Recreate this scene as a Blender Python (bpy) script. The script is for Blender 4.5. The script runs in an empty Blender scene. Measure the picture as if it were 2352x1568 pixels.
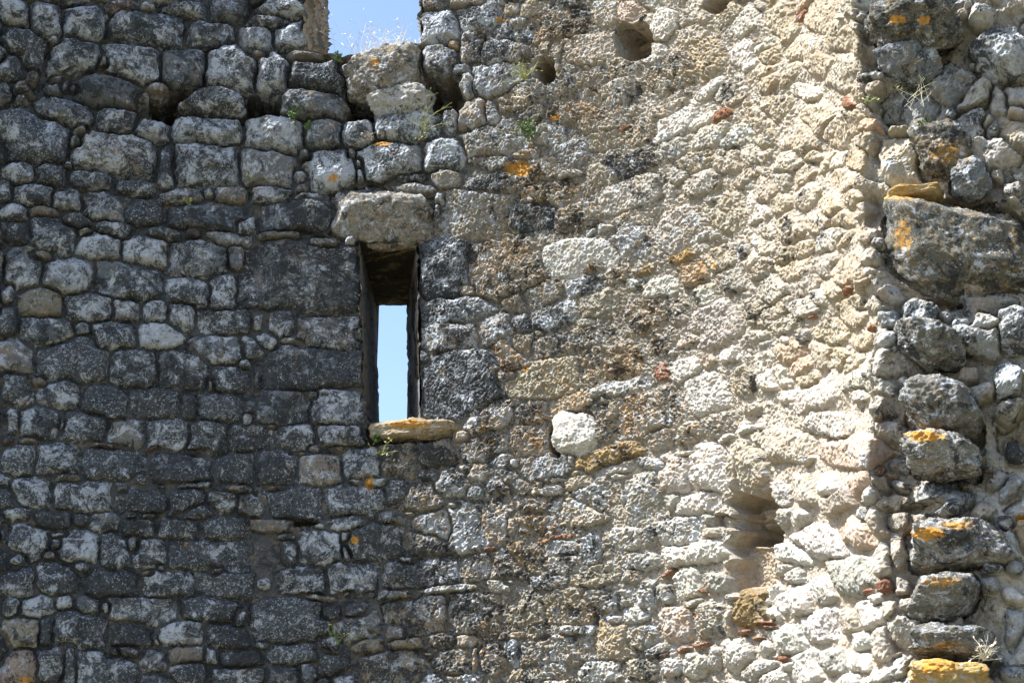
import bpy, bmesh, math, random
import numpy as np
rng = np.random.default_rng(7); random.seed(7)
R = math.radians
sc = bpy.context.scene
# ------------------------------------------------------------------ camera, sky, sun, exposure
PITCH = 20.0; F = 3500.0                       # focal length in units of a 2352 wide frame
CAMZ = 1.6
cd = bpy.data.cameras.new('camera'); cam = bpy.data.objects.new('camera', cd); sc.collection.objects.link(cam)
cd.sensor_width = 36; cd.lens = 36*F/2352; cd.clip_end = 3000; cd.clip_start = .1
cam.location = (0, 0, CAMZ); cam.rotation_euler = (R(90+PITCH), 0, 0); sc.camera = cam
SUN_EL = 56.0; SUN_A = 12.0                    # the sun stands to the left and a little behind the camera
sd = np.array([-math.cos(R(SUN_A))*math.cos(R(SUN_EL)), -math.sin(R(SUN_A))*math.cos(R(SUN_EL)), math.sin(R(SUN_EL))])
w = bpy.data.worlds.new('World'); sc.world = w; w.use_nodes = True
nt = w.node_tree; bg = nt.nodes['Background']
sky = nt.nodes.new('ShaderNodeTexSky'); sky.sky_type = 'NISHITA'; sky.sun_disc = False
sky.sun_elevation = R(SUN_EL); sky.sun_rotation = math.atan2(sd[0], sd[1])
sky.air_density = 1.0; sky.dust_density = 2.2; sky.ozone_density = 3.0
nt.links.new(sky.outputs[0], bg.inputs[0]); bg.inputs[1].default_value = 0.12
sl = bpy.data.lights.new('sun', 'SUN'); sl.energy = 5.0; sl.angle = R(.5); sl.color = (1, .985, .955)
so = bpy.data.objects.new('sun', sl); sc.collection.objects.link(so)
from mathutils import Vector
so.rotation_euler = Vector(sd).to_track_quat('Z', 'Y').to_euler(); so.location = (-8, -3, 14)
sc.view_settings.view_transform = 'Standard'; sc.view_settings.look = 'None'
sc.view_settings.exposure = 1.5; sc.view_settings.gamma = 1
sc.cycles.max_bounces = 5; sc.cycles.diffuse_bounces = 3

# ------------------------------------------------------------------ noise
def _h(ix, iy, iz, seed):
    n = (ix*374761393 + iy*668265263 + iz*2147483647 + seed*1274126177) & 0xffffffff
    n = ((n ^ (n >> 13))*1274126177) & 0xffffffff
    return (n ^ (n >> 16)) & 0xffff
GR = rng.normal(size=(4096, 3)).astype(np.float32); GR /= np.linalg.norm(GR, axis=1)[:, None]
def noise(x, y, z, seed=0):                    # gradient noise, about -1..1
    sh = np.shape(x); x = np.ravel(x); y = np.ravel(np.broadcast_to(y, sh)); z = np.ravel(np.broadcast_to(z, sh))
    out = np.empty(x.size, np.float32)
    for a in range(0, x.size, 400000):
        X = x[a:a+400000]; Y = y[a:a+400000]; Z = z[a:a+400000]
        xi = np.floor(X).astype(np.int64); yi = np.floor(Y).astype(np.int64); zi = np.floor(Z).astype(np.int64)
        fx = (X-xi).astype(np.float32); fy = (Y-yi).astype(np.float32); fz = (Z-zi).astype(np.float32)
        ux = fx*fx*fx*(fx*(fx*6-15)+10); uy = fy*fy*fy*(fy*(fy*6-15)+10); uz = fz*fz*fz*(fz*(fz*6-15)+10)
        acc = 0
        for dx in (0, 1):
            for dy in (0, 1):
                for dz in (0, 1):
                    g = GR[_h(xi+dx, yi+dy, zi+dz, seed) & 4095]
                    d = g[:, 0]*(fx-dx)+g[:, 1]*(fy-dy)+g[:, 2]*(fz-dz)
                    acc = acc + d*(ux if dx else 1-ux)*(uy if dy else 1-uy)*(uz if dz else 1-uz)
        out[a:a+400000] = acc*1.5
    return out.reshape(sh)
def fbm(x, y, z, f, octs, seed=0, gain=.55, billow=False):
    t = 0; a = 1.0; s = 0
    for o in range(octs):
        n = noise(x*f, y*f, z*f, seed+o*17)
        if billow: n = np.abs(n)*2-.6
        t = t+n*a; s += a; a *= gain; f *= 2.03
    return t/s
def worley(u, v, seed=0):                       # distance to the nearest of jittered points, 2-D
    iu = np.floor(u).astype(np.int64); iv = np.floor(v).astype(np.int64); best = np.full(np.shape(u), 9., np.float32)
    for a in (-1, 0, 1):
        for b in (-1, 0, 1):
            hx = _h(iu+a, iv+b, iu*0+3, seed)/65535.; hy = _h(iu+a, iv+b, iu*0+8, seed+1)/65535.
            best = np.minimum(best, (iu+a+hx-u)**2+(iv+b+hy-v)**2)
    return np.sqrt(best)
def knobs(u, v, x, y, z):                      # lumpy crust, about -.5..1
    wu = noise(x*16, y*16, z*16, 301)*.035; wv = noise(x*16, y*16, z*16, 302)*.035
    a = np.clip(.62-worley((u+wu)*24, (v+wv)*24, 5), 0, 1)*1.3; b = np.clip(.6-worley((u+wv)*47, (v+wu)*47, 9), 0, 1); c = np.clip(.6-worley(u*80, v*80, 12), 0, 1)
    m = sstep(-.35, .45, noise(x*8, y*8, z*8, 303))
    return (a*m+b*(.9-.3*m)+c*.45)-.45
def sstep(a, b, x):
    t = np.clip((x-a)/(b-a), 0, 1); return t*t*(3-2*t)

# ------------------------------------------------------------------ plan of the wall
CX, CY, RAD = -1.09, 7.2, 3.0                   # inner face: round tower, flatter towards the left
PHI_END = 82.0
pts = []
RL = 5.8
for ph in np.arange(-30, 0, .25):
    pts.append((CX+RL*math.sin(R(ph)), CY+RAD-RL*(1-math.cos(R(ph)))))
for ph in np.arange(0, PHI_END, .25):
    pts.append((CX+RAD*math.sin(R(ph)), CY+RAD*math.cos(R(ph))))
e = np.array([CX+RAD*math.sin(R(PHI_END)), CY+RAD*math.cos(R(PHI_END))])
tdir = np.array([math.cos(R(PHI_END)), -math.sin(R(PHI_END))])
ang0 = math.atan2(tdir[1], tdir[0]); ang1 = R(-19)
rc = .05; p = e.copy()
for k in range(12):                            # rounded broken corner
    a = ang0+(ang1-ang0)*(k+.5)/12; pts.append(tuple(p)); p = p+np.array([math.cos(a), math.sin(a)])*(rc*abs(ang1-ang0)/12)
CORNER_I = len(pts)
for k in range(60):
    pts.append(tuple(p)); p = p+np.array([math.cos(ang1), math.sin(ang1)])*.04
PL = np.array(pts); seg = np.hypot(*np.diff(PL, axis=0).T); S = np.concatenate([[0], np.cumsum(seg)])
S0 = S[int(30/.25)]; S = S-S0                   # s = 0 where the wall faces us
S_CORNER = S[CORNER_I]; S_MAX = S[-1]; S_MIN = S[0]
ALPHA = np.arctan2(PL[:, 0], PL[:, 1])
tx = np.gradient(PL[:, 0], S); ty = np.gradient(PL[:, 1], S); l = np.hypot(tx, ty); tx /= l; ty /= l
NX, NY = ty, -tx                               # normal towards the inside of the tower
SH, ZC = .045, 4.7                             # the broken corner leans
def shf(z): return SH*(z-ZC)+.018*np.sin(z*4.7)+.014*np.sin(z*11.3+1)+.008*np.sin(z*23+2)
def wsh(s): return sstep(2.2, S_CORNER-.1, s)
def surf(s, z):
    X = np.interp(s, S, PL[:, 0])+wsh(s)*shf(z); Y = np.interp(s, S, PL[:, 1])
    nx = np.interp(s, S, NX); ny = np.interp(s, S, NY); l = np.hypot(nx, ny)
    return X, Y, nx/l, ny/l
ct, st = math.cos(R(PITCH)), math.sin(R(PITCH))
def proj(X, Y, Z):                             # where a point shows, in 2352 x 1568 units
    Zc = Z-CAMZ; d = Y*ct+Zc*st
    return 1176+F*X/d, 784-F*(-Y*st+Zc*ct)/d
def unproj(px, py):                            # image point -> (s, z) on the bare wall
    dx = (px-1176)/F; u = (784-py)/F
    dy = ct-u*st; dz = st+u*ct
    s = np.interp(math.atan2(dx, dy), ALPHA, S)
    for _ in range(12):
        Y = np.interp(s, S, PL[:, 1]); t = Y/dy; z = CAMZ+t*dz
        s = np.interp(math.atan2(t*dx-wsh(s)*shf(z), Y), ALPHA, S)
    Y = np.interp(s, S, PL[:, 1]); t = Y/dy
    return float(s), float(CAMZ+t*dz)

# ------------------------------------------------------------------ every stone seen: cx cy w h angle tone [push]
CROPS = {}
CROPS[0, 0] = """125 80 250 230 0 L;395 130 260 300 0 g;730 130 360 300 -15 L;1250 230 640 280 -8 d;1020 30 300 90 0 r2;1240 25 180 90 0 b;1580 40 410 130 -5 L;1960 60 320 170 0 g
190 330 420 300 -25 d;90 520 220 270 -30 d;455 320 140 80 0 w;650 450 430 280 -5 L;1140 490 480 330 -8 d;1570 580 350 330 0 g 3;1780 270 400 230 -5 d;1960 570 400 350 -10 d 3;930 730 460 290 -10 g
890 510 80 100 0 b;70 760 150 220 0 g;205 830 130 130 0 L;550 930 530 220 -12 g;290 670 100 180 0 b;480 730 150 110 0 g -5;590 700 100 120 0 g -5;640 720 80 80 0 g -4;500 650 120 60 0 g -4
990 1000 340 230 -5 d;1320 1090 290 200 -20 L;1840 850 420 220 0 d 5;1750 1090 540 240 -8 g;700 1090 120 90 0 b;670 1180 80 110 0 g;300 1110 640 480 -10 d;1000 1290 680 380 -5 G
1800 1380 540 380 -8 d;1420 1390 150 330 0 d;155 1440 290 200 0 L;455 1470 280 190 -5 d;790 1510 370 170 -5 d;590 1390 80 60 0 g"""
CROPS[0, 1] = """60 170 130 240 0 L;300 210 330 210 0 d;570 270 250 180 0 L;890 320 370 230 -3 L;1160 145 350 130 -3 d;1545 235 360 140 -2 w;1800 205 110 110 0 g;1955 215 300 140 0 b
140 360 230 160 0 g;390 365 250 90 -8 b;650 440 280 150 -15 d;1260 370 330 230 0 d;1775 400 680 240 -2 g;2165 345 110 110 0 g;2110 490 180 150 20 g;125 540 270 220 0 g
460 570 400 320 -15 d;720 530 130 80 0 b;975 510 350 130 -12 d;1400 550 330 110 -12 k;1660 550 180 90 0 r2;1960 595 400 110 -5 L;860 660 360 220 -5 L;1260 690 400 270 -5 L
1710 760 480 330 0 g;2005 740 110 220 0 g;210 820 300 390 0 g;600 900 400 290 0 L;1110 950 600 320 -8 g;1610 1040 370 270 -10 L;1910 1030 210 310 0 d;20 800 70 310 0 d;360 740 250 90 0 b
70 1070 150 170 0 d;360 1140 370 230 0 o;760 1170 410 240 -3 L;1090 1200 240 180 0 w -2;1320 1210 230 190 0 k;1550 1250 240 220 0 L;1980 1290 560 190 -3 d;85 1300 180 300 0 d;410 1390 400 260 -3 d
690 1370 150 110 0 g;960 1420 400 230 0 d;1340 1420 330 240 0 L"""
CROPS[0, 2] = """140 180 310 330 -15 w;640 220 560 400 15 L;1870 130 380 220 -5 g;2200 100 290 200 0 g;1160 290 420 330 0 k;1560 310 420 320 0 k;1960 370 310 240 0 d;1810 440 70 120 0 b
2080 255 110 90 0 L;2200 390 60 220 0 g;120 460 290 300 -10 d;530 490 340 250 10 L;320 400 170 80 0 b;900 570 380 280 0 d;1330 570 480 240 -5 d;1630 610 150 250 0 d;1890 620 360 240 -3 L
2110 720 100 90 0 w;330 770 330 290 0 d;100 750 110 230 0 d;20 690 50 260 0 g;525 760 50 160 0 g;720 790 380 250 -3 d;1090 830 310 210 0 w;1440 850 370 250 0 L;1790 880 320 250 0 d;2130 870 370 220 0 k
900 950 280 50 0 r2;1290 990 150 40 0 r2;1690 1005 180 40 0 r2;55 915 120 60 0 r2;240 915 200 50 0 b;150 1080 320 240 0 L;500 1080 340 280 0 k;960 1110 480 210 -5 d;1540 1160 450 230 0 d
2040 1140 320 240 0 d;560 1215 250 80 0 b;1230 1290 150 40 0 r2;1380 1300 150 35 0 k;1650 1290 330 50 0 g;2040 1320 350 70 0 b;270 1350 340 270 0 L;710 1390 500 250 -5 L;1040 1320 120 100 0 g
1210 1410 480 220 0 d;1550 1440 300 240 0 d;1900 1420 250 170 -15 w;2200 1450 300 220 0 k"""
CROPS[0, 3] = """150 120 270 140 0 L;460 150 330 160 0 d;690 160 120 120 0 g;890 180 250 180 0 g;1120 125 110 60 0 k;1280 135 150 50 0 w;1180 240 300 160 0 d;1530 240 370 170 0 L;1920 240 380 180 0 d;1650 100 300 120 0 d
20 310 80 200 0 g;250 330 290 310 -15 L;500 300 150 60 0 g;480 370 120 110 0 g;420 470 110 80 0 g;660 390 380 270 5 L;970 430 240 290 0 k;1150 360 100 140 0 g;1290 460 260 260 0 k;1790 460 700 260 -3 d
2250 440 230 320 0 d;125 515 200 120 0 L;150 700 310 250 0 L;490 680 370 280 -15 d;680 590 150 90 0 g;960 700 480 200 -3 d;1450 700 430 200 0 L;2010 720 640 200 -3 L;1840 600 110 60 0 g
1260 620 120 50 0 b;1380 580 80 60 0 g;80 900 150 170 0 d;320 910 310 170 0 L;550 880 160 130 0 g;760 900 230 130 -20 g;890 920 100 100 0 L;1240 950 560 200 -5 g;1780 930 480 190 -3 d
2050 1000 110 150 0 g;160 1120 330 260 0 o;390 1110 130 250 0 d;700 1100 460 260 -3 d;1110 1150 420 220 -5 d;1350 1190 50 130 0 g;1570 1130 350 210 0 L;1950 1170 370 210 0 k
180 1420 250 290 0 p;420 1390 220 250 0 L;590 1420 130 330 0 L;900 1450 500 270 0 d;1110 1310 210 110 0 k 2;960 1300 110 90 0 g;1300 1370 190 210 0 L;1590 1330 280 130 0 b;1600 1480 330 170 0 L
1800 1340 110 150 0 g;2060 1340 400 160 0 d;2050 1480 500 150 0 g"""
CROPS[1, 0] = """270 50 460 130 0 L 1;170 160 360 120 -3 L;430 290 470 270 -10 L 1;70 310 250 220 -5 L;80 460 140 70 0 b;460 470 320 110 -5 b 2;200 610 260 320 -10 L 2;570 640 480 280 -8 d 2;790 570 110 100 0 w -3
1600 510 290 250 0 g 3;1610 220 330 280 -5 L;1560 30 200 80 0 b;1830 15 280 60 0 b;1960 120 400 200 10 L;2250 70 200 150 0 b;2240 270 300 180 0 L;1890 400 200 260 0 m;1730 370 110 90 0 b
2110 420 400 220 5 m 2;520 870 500 230 -5 g 5;220 1120 440 290 -3 L 2;620 1110 270 260 0 g 2;930 1100 240 250 0 L 2;1330 1040 560 220 -3 L 2;1690 1000 140 240 -10 L 1;1840 740 130 230 -5 w 2;2090 690 370 260 0 L 2
1880 970 230 280 0 b 1;2060 960 100 200 0 L;130 1400 440 300 0 w 1;470 1300 110 80 0 k;430 1490 110 150 0 w -3;690 1420 420 320 -5 L;870 1290 70 90 0 w -1;920 1380 70 100 0 L -1;930 1480 70 140 0 L -1
1190 1350 520 310 -5 L 1;1650 1310 370 290 0 L;1370 1510 310 130 5 g;1670 1500 280 160 0 b;2150 1190 620 300 3 m;2100 1430 500 250 0 m"""
CROPS[1, 1] = """380 400 640 240 5 g 2;250 580 390 70 5 b 1;170 220 340 130 -3 L;440 120 120 150 0 w -2;500 225 270 60 0 g -1;40 340 80 100 0 g;620 620 300 80 -5 b;1370 140 340 180 5 b;1610 250 90 90 0 w;1590 370 60 170 0 k -1
860 610 110 90 0 w;450 900 880 580 0 k 1;50 1300 140 200 0 L;250 1320 220 250 0 d;660 1390 480 290 0 G -3;350 1480 170 60 0 b;130 1480 250 200 0 g;1640 840 420 520 0 d;1500 510 130 50 0 b
1950 400 640 380 0 m -1;2150 850 560 500 10 m;1840 1040 110 90 0 b;1740 1210 600 220 5 d 1;1690 1430 520 210 8 m 1;2120 1370 370 260 0 g;2250 1150 260 150 10 m;2100 60 540 250 0 m"""
CROPS[1, 2] = """490 290 830 370 -3 d 1;240 620 510 290 -3 g 1;515 520 110 90 0 g -1;730 600 390 330 -5 g 1;400 870 310 210 0 L 1;770 860 370 170 -3 L 3;200 790 90 40 0 r;560 970 110 60 0 b;740 990 140 60 0 b -1;430 1000 140 40 0 r
1800 870 110 90 0 b;1450 905 120 40 0 r -2;230 1120 330 300 0 d;590 1150 370 260 0 b;960 1110 330 250 0 L;1270 1080 310 270 0 m;1600 1040 310 220 0 m;2050 950 500 200 10 m;1790 470 680 560 0 d
2240 170 260 330 15 m;2200 350 170 80 0 b;2080 690 560 240 18 m 1;200 1300 220 50 0 r;300 1420 560 280 -3 d;890 1280 130 60 0 w;1080 1270 170 70 0 w;880 1430 440 250 0 L 1;1260 1340 160 200 0 d
1430 1400 320 230 20 m;1720 1250 250 220 0 m;1820 1160 130 100 0 b;2160 1290 280 160 0 m;2220 1400 270 40 5 w 1;1740 1460 80 40 0 w"""
CROPS[1, 3] = """200 210 400 120 -3 b;540 210 240 60 0 w -2;820 190 300 130 5 L;1215 150 190 110 0 g;1380 115 120 50 0 o;120 450 250 330 0 L;330 450 160 190 0 g;310 315 190 60 0 g;580 400 350 310 0 g
810 300 80 90 0 w;810 450 60 140 0 w;1080 380 440 270 5 L 1;1580 210 280 200 0 m;1500 380 300 200 0 m;1850 240 240 430 0 m;2080 210 210 290 0 m;2230 220 80 150 0 b;2040 410 130 40 0 r
90 720 210 160 0 L;420 680 420 240 0 k;870 650 400 240 -3 L;1480 630 630 260 8 m;1330 510 130 50 0 w;1920 570 230 240 0 m;2200 540 320 280 0 m;600 820 300 50 0 b;820 800 80 40 0 w;1030 800 90 50 0 w
1260 800 320 90 3 w 1;1690 770 520 60 5 w 2;2120 720 220 110 0 w;2290 735 140 80 0 w;300 1020 580 360 0 d;900 1080 330 230 0 G;1430 990 470 300 0 m;1920 990 470 330 0 m;2260 950 200 300 0 m
1230 1130 150 140 0 w;1020 1230 220 120 0 o;1330 1230 310 80 2 o 1;1600 1200 220 120 0 m;1830 1200 200 100 0 b;2160 1180 80 80 0 b;2080 1150 120 40 0 b;120 1240 150 70 0 g;340 1310 400 180 0 d
620 1275 140 40 0 b;250 1500 300 160 0 g;470 1480 130 190 0 g 1;680 1400 260 200 0 d;1270 1430 450 240 0 m;1510 1330 120 40 0 w;1710 1390 320 200 0 m;1910 1370 40 200 0 b;2130 1360 310 230 0 m
1800 1530 300 100 0 m"""
CROPS[2, 0] = """200 70 370 150 10 b;600 40 350 80 15 m;890 90 170 230 10 b;500 170 450 260 12 m;130 220 160 160 10 m;380 390 80 90 0 b;480 500 90 290 -3 b;580 370 130 90 0 b;790 430 340 270 5 b;600 580 90 70 0 w
720 580 70 50 0 w;850 530 90 50 0 b;1100 80 220 160 15 p;1390 210 240 240 0 W 3;1570 190 60 130 -15 b;1300 30 180 80 0 w;1670 100 180 220 0 b;1920 110 330 180 35 o;2200 40 140 90 0 w
650 700 500 230 18 m;170 800 400 190 15 m;1050 560 280 160 15 o;1300 450 240 160 20 g;1590 300 320 150 30 b;1000 780 400 220 20 m;1450 620 440 280 25 m;560 950 330 150 12 m;950 1000 450 200 15 m
1750 480 300 280 35 o;2080 160 300 200 40 g;2090 480 240 230 45 W;2200 420 400 110 35 w;1950 780 260 200 35 w;1350 950 500 100 20 b;1190 1140 280 140 20 o;1860 1000 240 90 35 r;1040 1085 120 40 30 r
1300 1010 110 40 15 p;1440 1270 240 160 20 w;600 1300 260 180 10 g;900 1180 280 150 15 m;1100 1400 400 200 12 m;350 1130 350 170 0 m;580 1490 220 50 12 w 2;200 1300 300 100 10 m;350 1430 280 180 10 m
1750 1150 350 200 30 w;2000 1160 300 150 35 w;2200 1000 200 200 40 b;2260 700 200 260 50 b;2150 1330 280 200 40 b;1650 1380 300 200 25 m;1500 1500 250 120 25 w;830 1480 180 150 0 o"""
CROPS[2, 1] = """1110 220 480 230 22 w 1;1415 190 90 160 20 w;1690 110 320 200 20 w 1;1500 520 400 300 40 w;1930 380 320 310 30 o;2150 280 70 270 5 W;2270 200 200 300 60 b;1790 265 110 50 20 w;400 230 480 180 8 m
650 420 340 220 15 m;230 400 440 240 8 d;930 490 220 60 18 w 1;770 530 110 40 18 w;690 770 540 320 8 S -2;1110 620 250 280 20 m;1220 880 190 70 18 y 1;1530 760 260 70 20 y 1;1610 880 210 220 20 m
1860 760 260 200 30 o;2060 700 120 180 10 w;2220 600 160 260 40 b;970 930 200 110 15 m;660 1000 380 140 5 d;750 840 240 130 20 m;1350 1010 280 160 15 W;1730 1080 180 170 20 w;1990 960 230 200 25 w
1500 1220 190 210 10 m;1820 1340 370 330 25 w 1;810 1150 330 180 20 o;370 1060 400 160 18 m;450 1260 400 160 18 g;1200 1280 340 260 15 m;720 1310 170 60 15 w;760 1430 340 170 12 m;560 1440 50 70 0 w
315 1410 60 50 0 o;1400 1480 230 220 10 m;2200 1280 230 300 40 m;2200 1450 300 150 30 w;2200 870 240 200 35 m;150 1330 200 180 0 g"""
CROPS[2, 2] = """400 110 400 150 10 m;150 100 260 250 0 m;350 400 700 290 10 o 1;590 590 360 110 15 b;950 260 480 280 12 m;1380 330 150 140 20 r -1;1570 300 260 180 20 W;1960 180 200 110 10 W;1770 240 90 120 -40 p
810 510 80 80 0 g;1060 450 370 150 8 w;200 670 370 180 5 m;900 720 180 350 0 m;1290 650 540 370 18 m 1;1760 520 330 330 20 W;2080 400 170 270 -10 m;2280 300 180 330 0 W;1870 760 310 200 12 m
1600 830 220 160 25 m;1370 880 250 170 20 m;200 910 370 230 0 m;930 1050 530 150 15 y 2;360 1150 440 210 10 g 1;610 1080 60 110 0 w;115 1110 80 70 0 W 1;1040 905 70 40 0 w;2200 620 300 100 20 b
2100 820 150 60 25 W;2200 790 80 60 0 W;1920 890 140 50 20 W;1560 1020 170 50 10 W;1470 1190 270 330 -5 W;1780 1140 270 400 -5 W 1;1960 1130 110 380 0 b;2140 1110 240 400 0 b 1;980 1220 200 60 5 W
630 1200 160 60 15 w;480 1250 130 40 5 w;380 1350 260 70 5 w 1;310 1290 140 50 0 m;110 1395 240 40 5 w 1;1200 1380 280 380 5 w;1460 1440 130 130 20 w;1660 1460 370 160 15 W;80 1260 280 160 -20 g
780 1430 280 250 5 m;300 1480 380 190 5 m;2270 1430 160 280 0 w;1040 1400 50 100 0 w"""
CROPS[2, 3] = """290 170 340 260 5 m;690 90 390 230 5 o;1910 190 230 130 -10 w -9;1740 170 80 80 0 w;1790 280 170 100 10 b;1510 270 380 230 10 w;1060 320 230 190 0 w;1260 310 90 160 0 k;760 410 170 260 0 k
450 335 470 34 10 r;530 420 290 120 5 g;170 490 300 260 0 m;560 530 270 160 10 w;1190 530 330 150 8 w;1630 450 540 180 12 W 1;810 640 420 140 12 o 1;1420 630 160 50 20 r;380 700 300 120 5 m
160 740 130 70 0 w;60 700 120 60 0 m;1600 710 230 280 10 W;1390 800 140 170 0 w;1820 700 170 160 0 w;1740 780 40 60 0 r;840 770 110 40 0 w;180 930 340 290 0 m;560 900 370 270 0 m;960 860 300 150 10 m
1230 820 150 270 0 m;1640 880 200 60 15 w;2100 900 230 330 0 y 1;2290 870 150 350 0 W;1960 820 130 60 0 w;1940 1020 60 290 0 b;1770 1030 260 280 10 m;1480 1060 270 300 0 p;660 1115 240 70 0 w 2
930 1200 280 290 0 o;1180 1170 240 180 0 m;950 1030 130 80 0 w;590 1290 380 240 5 m;290 1310 250 230 0 m;80 1340 170 240 0 k;140 1150 120 60 0 b;240 1120 60 30 0 b;1340 1325 170 40 15 r
1545 1275 110 50 15 r;1700 1240 190 40 8 r;2080 1130 130 50 15 r;2250 1090 200 50 15 r;2190 1190 130 50 0 r;1430 1420 160 150 0 w;1640 1420 200 210 0 w;1810 1360 100 220 -10 w;1990 1320 260 280 0 W
2270 1260 220 200 10 W;840 1460 310 170 0 w;1170 1440 270 180 0 o;2180 1460 320 200 15 w;300 1480 500 150 5 m"""
CROPS[3, 0] = """250 180 260 380 60 b;130 450 200 200 50 o;420 140 160 60 55 r;600 120 300 230 55 b;820 80 140 260 75 w;740 330 240 300 60 b;900 200 120 240 75 w;960 400 150 330 80 b;1030 640 80 440 87 g 1
760 590 330 260 60 w;420 420 250 180 50 b;590 560 200 230 60 b;80 620 260 180 55 b;460 780 120 260 75 W;200 880 260 260 50 o;560 1000 260 230 50 b;810 870 80 110 50 r;920 800 140 160 0 b
980 920 110 180 70 W;780 1100 360 260 40 b;1000 1200 160 250 80 o;900 1350 160 200 0 b 2;400 1200 300 250 45 b;100 1200 250 140 35 o;300 1380 260 180 40 w;550 1350 150 200 60 b
2180 480 560 400 20 L 9;1990 170 220 220 0 w 4;2080 30 150 70 0 g;1860 40 250 80 0 g;1720 720 310 540 75 g 1;1930 810 360 220 20 w 8;1870 1060 330 240 10 g 3;1370 900 500 350 0 g -6;2150 860 180 250 0 w 2
2300 950 160 170 0 b 2;1290 1360 320 430 0 Wo 2;2100 1290 420 250 10 W 2;1960 1400 90 90 0 g;2100 1480 150 120 0 b 2;2270 1480 180 160 0 w 2;1290 1090 220 80 0 o 3"""
CROPS[3, 1] = """290 130 180 200 40 w;850 110 250 200 50 b;480 230 220 150 45 b;640 330 200 160 45 b;250 270 230 200 45 b;860 250 200 200 55 b;110 570 160 230 60 w;320 530 260 180 40 b;560 430 220 180 45 b
780 460 180 200 55 b;970 560 180 260 70 b;1110 650 110 200 80 w;1010 780 190 260 60 w;440 700 220 140 35 b;600 820 260 230 45 w;290 760 210 140 40 o;170 1000 260 280 30 w;850 880 280 200 45 b
960 1000 220 60 50 b 2;840 1050 120 50 60 r;690 1060 150 160 50 b;560 1130 110 140 0 g 1;440 1190 190 190 20 g 1;500 1285 100 30 15 r;840 1270 210 240 50 b;1050 1170 140 330 75 w;720 1400 300 200 30 o
430 1430 150 150 0 m;300 1490 90 110 0 W;1010 1390 90 60 30 r;90 1480 220 100 25 w;940 1480 200 120 35 b;1130 1450 160 250 85 w;230 1360 300 130 25 m
2280 880 200 200 0 g 3;1450 1260 340 280 0 L 6;1960 1490 440 250 -5 L 5;1850 1310 200 90 0 g;2260 1380 240 400 0 L 5;2000 1150 600 160 0 g -3;2260 100 180 300 0 w 2;2250 310 250 60 0 w 3"""
CROPS[3, 2] = """170 300 200 340 60 W;580 180 200 230 60 b;740 200 160 180 50 o;900 400 180 380 80 w;1190 230 240 550 88 w;500 410 190 130 10 o 1;300 540 190 120 15 W;110 610 200 110 25 b;260 950 280 500 80 b
650 780 240 420 80 w;860 1000 270 540 85 p;1170 800 180 400 85 w;1100 620 150 230 0 w;1275 1060 130 280 80 g;1110 1120 180 80 40 r;1050 800 90 130 0 w;450 1080 110 60 40 b;180 1400 240 260 0 w
440 1330 200 250 0 b;620 1290 160 190 0 W;720 1430 320 180 20 b;1000 1350 130 180 0 w;1100 1230 140 170 0 b;1200 1400 220 300 85 b
1450 430 260 180 0 w 3;1880 340 220 160 0 b 3;2010 490 220 200 0 w 2;2220 400 230 380 0 L 6;1960 700 130 90 0 w 2;2250 650 250 220 30 w 5;2270 950 180 260 0 g 5;1700 1380 480 330 0 g 2
2020 1110 100 100 0 w 1;2250 1320 240 260 0 g 4;2100 1200 200 180 0 w;1850 1290 150 80 0 o 2"""
CROPS[3, 3] = """100 60 130 130 60 w;220 100 90 110 0 W;330 200 150 270 75 W;480 160 150 200 85 p;600 110 120 170 0 b;700 60 130 140 0 b;150 260 100 260 85 W;470 370 180 190 0 w;640 280 190 150 70 b;730 260 90 160 0 b
650 415 120 70 20 r 1;545 435 30 50 0 r;330 430 110 130 0 g;210 480 110 150 0 W;100 500 90 190 85 W;30 510 90 160 0 y;560 560 140 150 0 W;330 610 190 160 20 W;140 700 240 150 20 W;455 590 90 120 0 b
590 480 80 60 0 W;750 420 90 120 0 b;740 650 150 180 80 w;620 700 110 160 0 b;515 690 110 80 0 W;500 790 110 90 0 W;380 790 130 130 30 w;145 785 60 40 0 r;170 820 60 60 0 W;260 820 150 150 20 W
70 860 170 90 0 W;60 610 90 40 20 r;740 830 80 140 0 w;590 870 110 60 0 W;680 530 90 100 0 b
1240 230 180 180 0 g 3;1170 340 110 90 0 g 2;1170 410 100 100 0 g 2;1290 320 110 100 0 g 2;1210 780 90 60 0 g 2;1280 850 150 110 0 g 3;1290 630 110 250 0 w"""
OX = [0, 1000, 2000, 2996]; OY = [0, 670, 1333, 1998]
def crop_pt(c, x, y):
    k = .8185 if c == (3, 3) else .46769
    return (OX[c[0]]+x*k)/1.74150, (OY[c[1]]+y*k)/1.74150, k/1.74150
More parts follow.
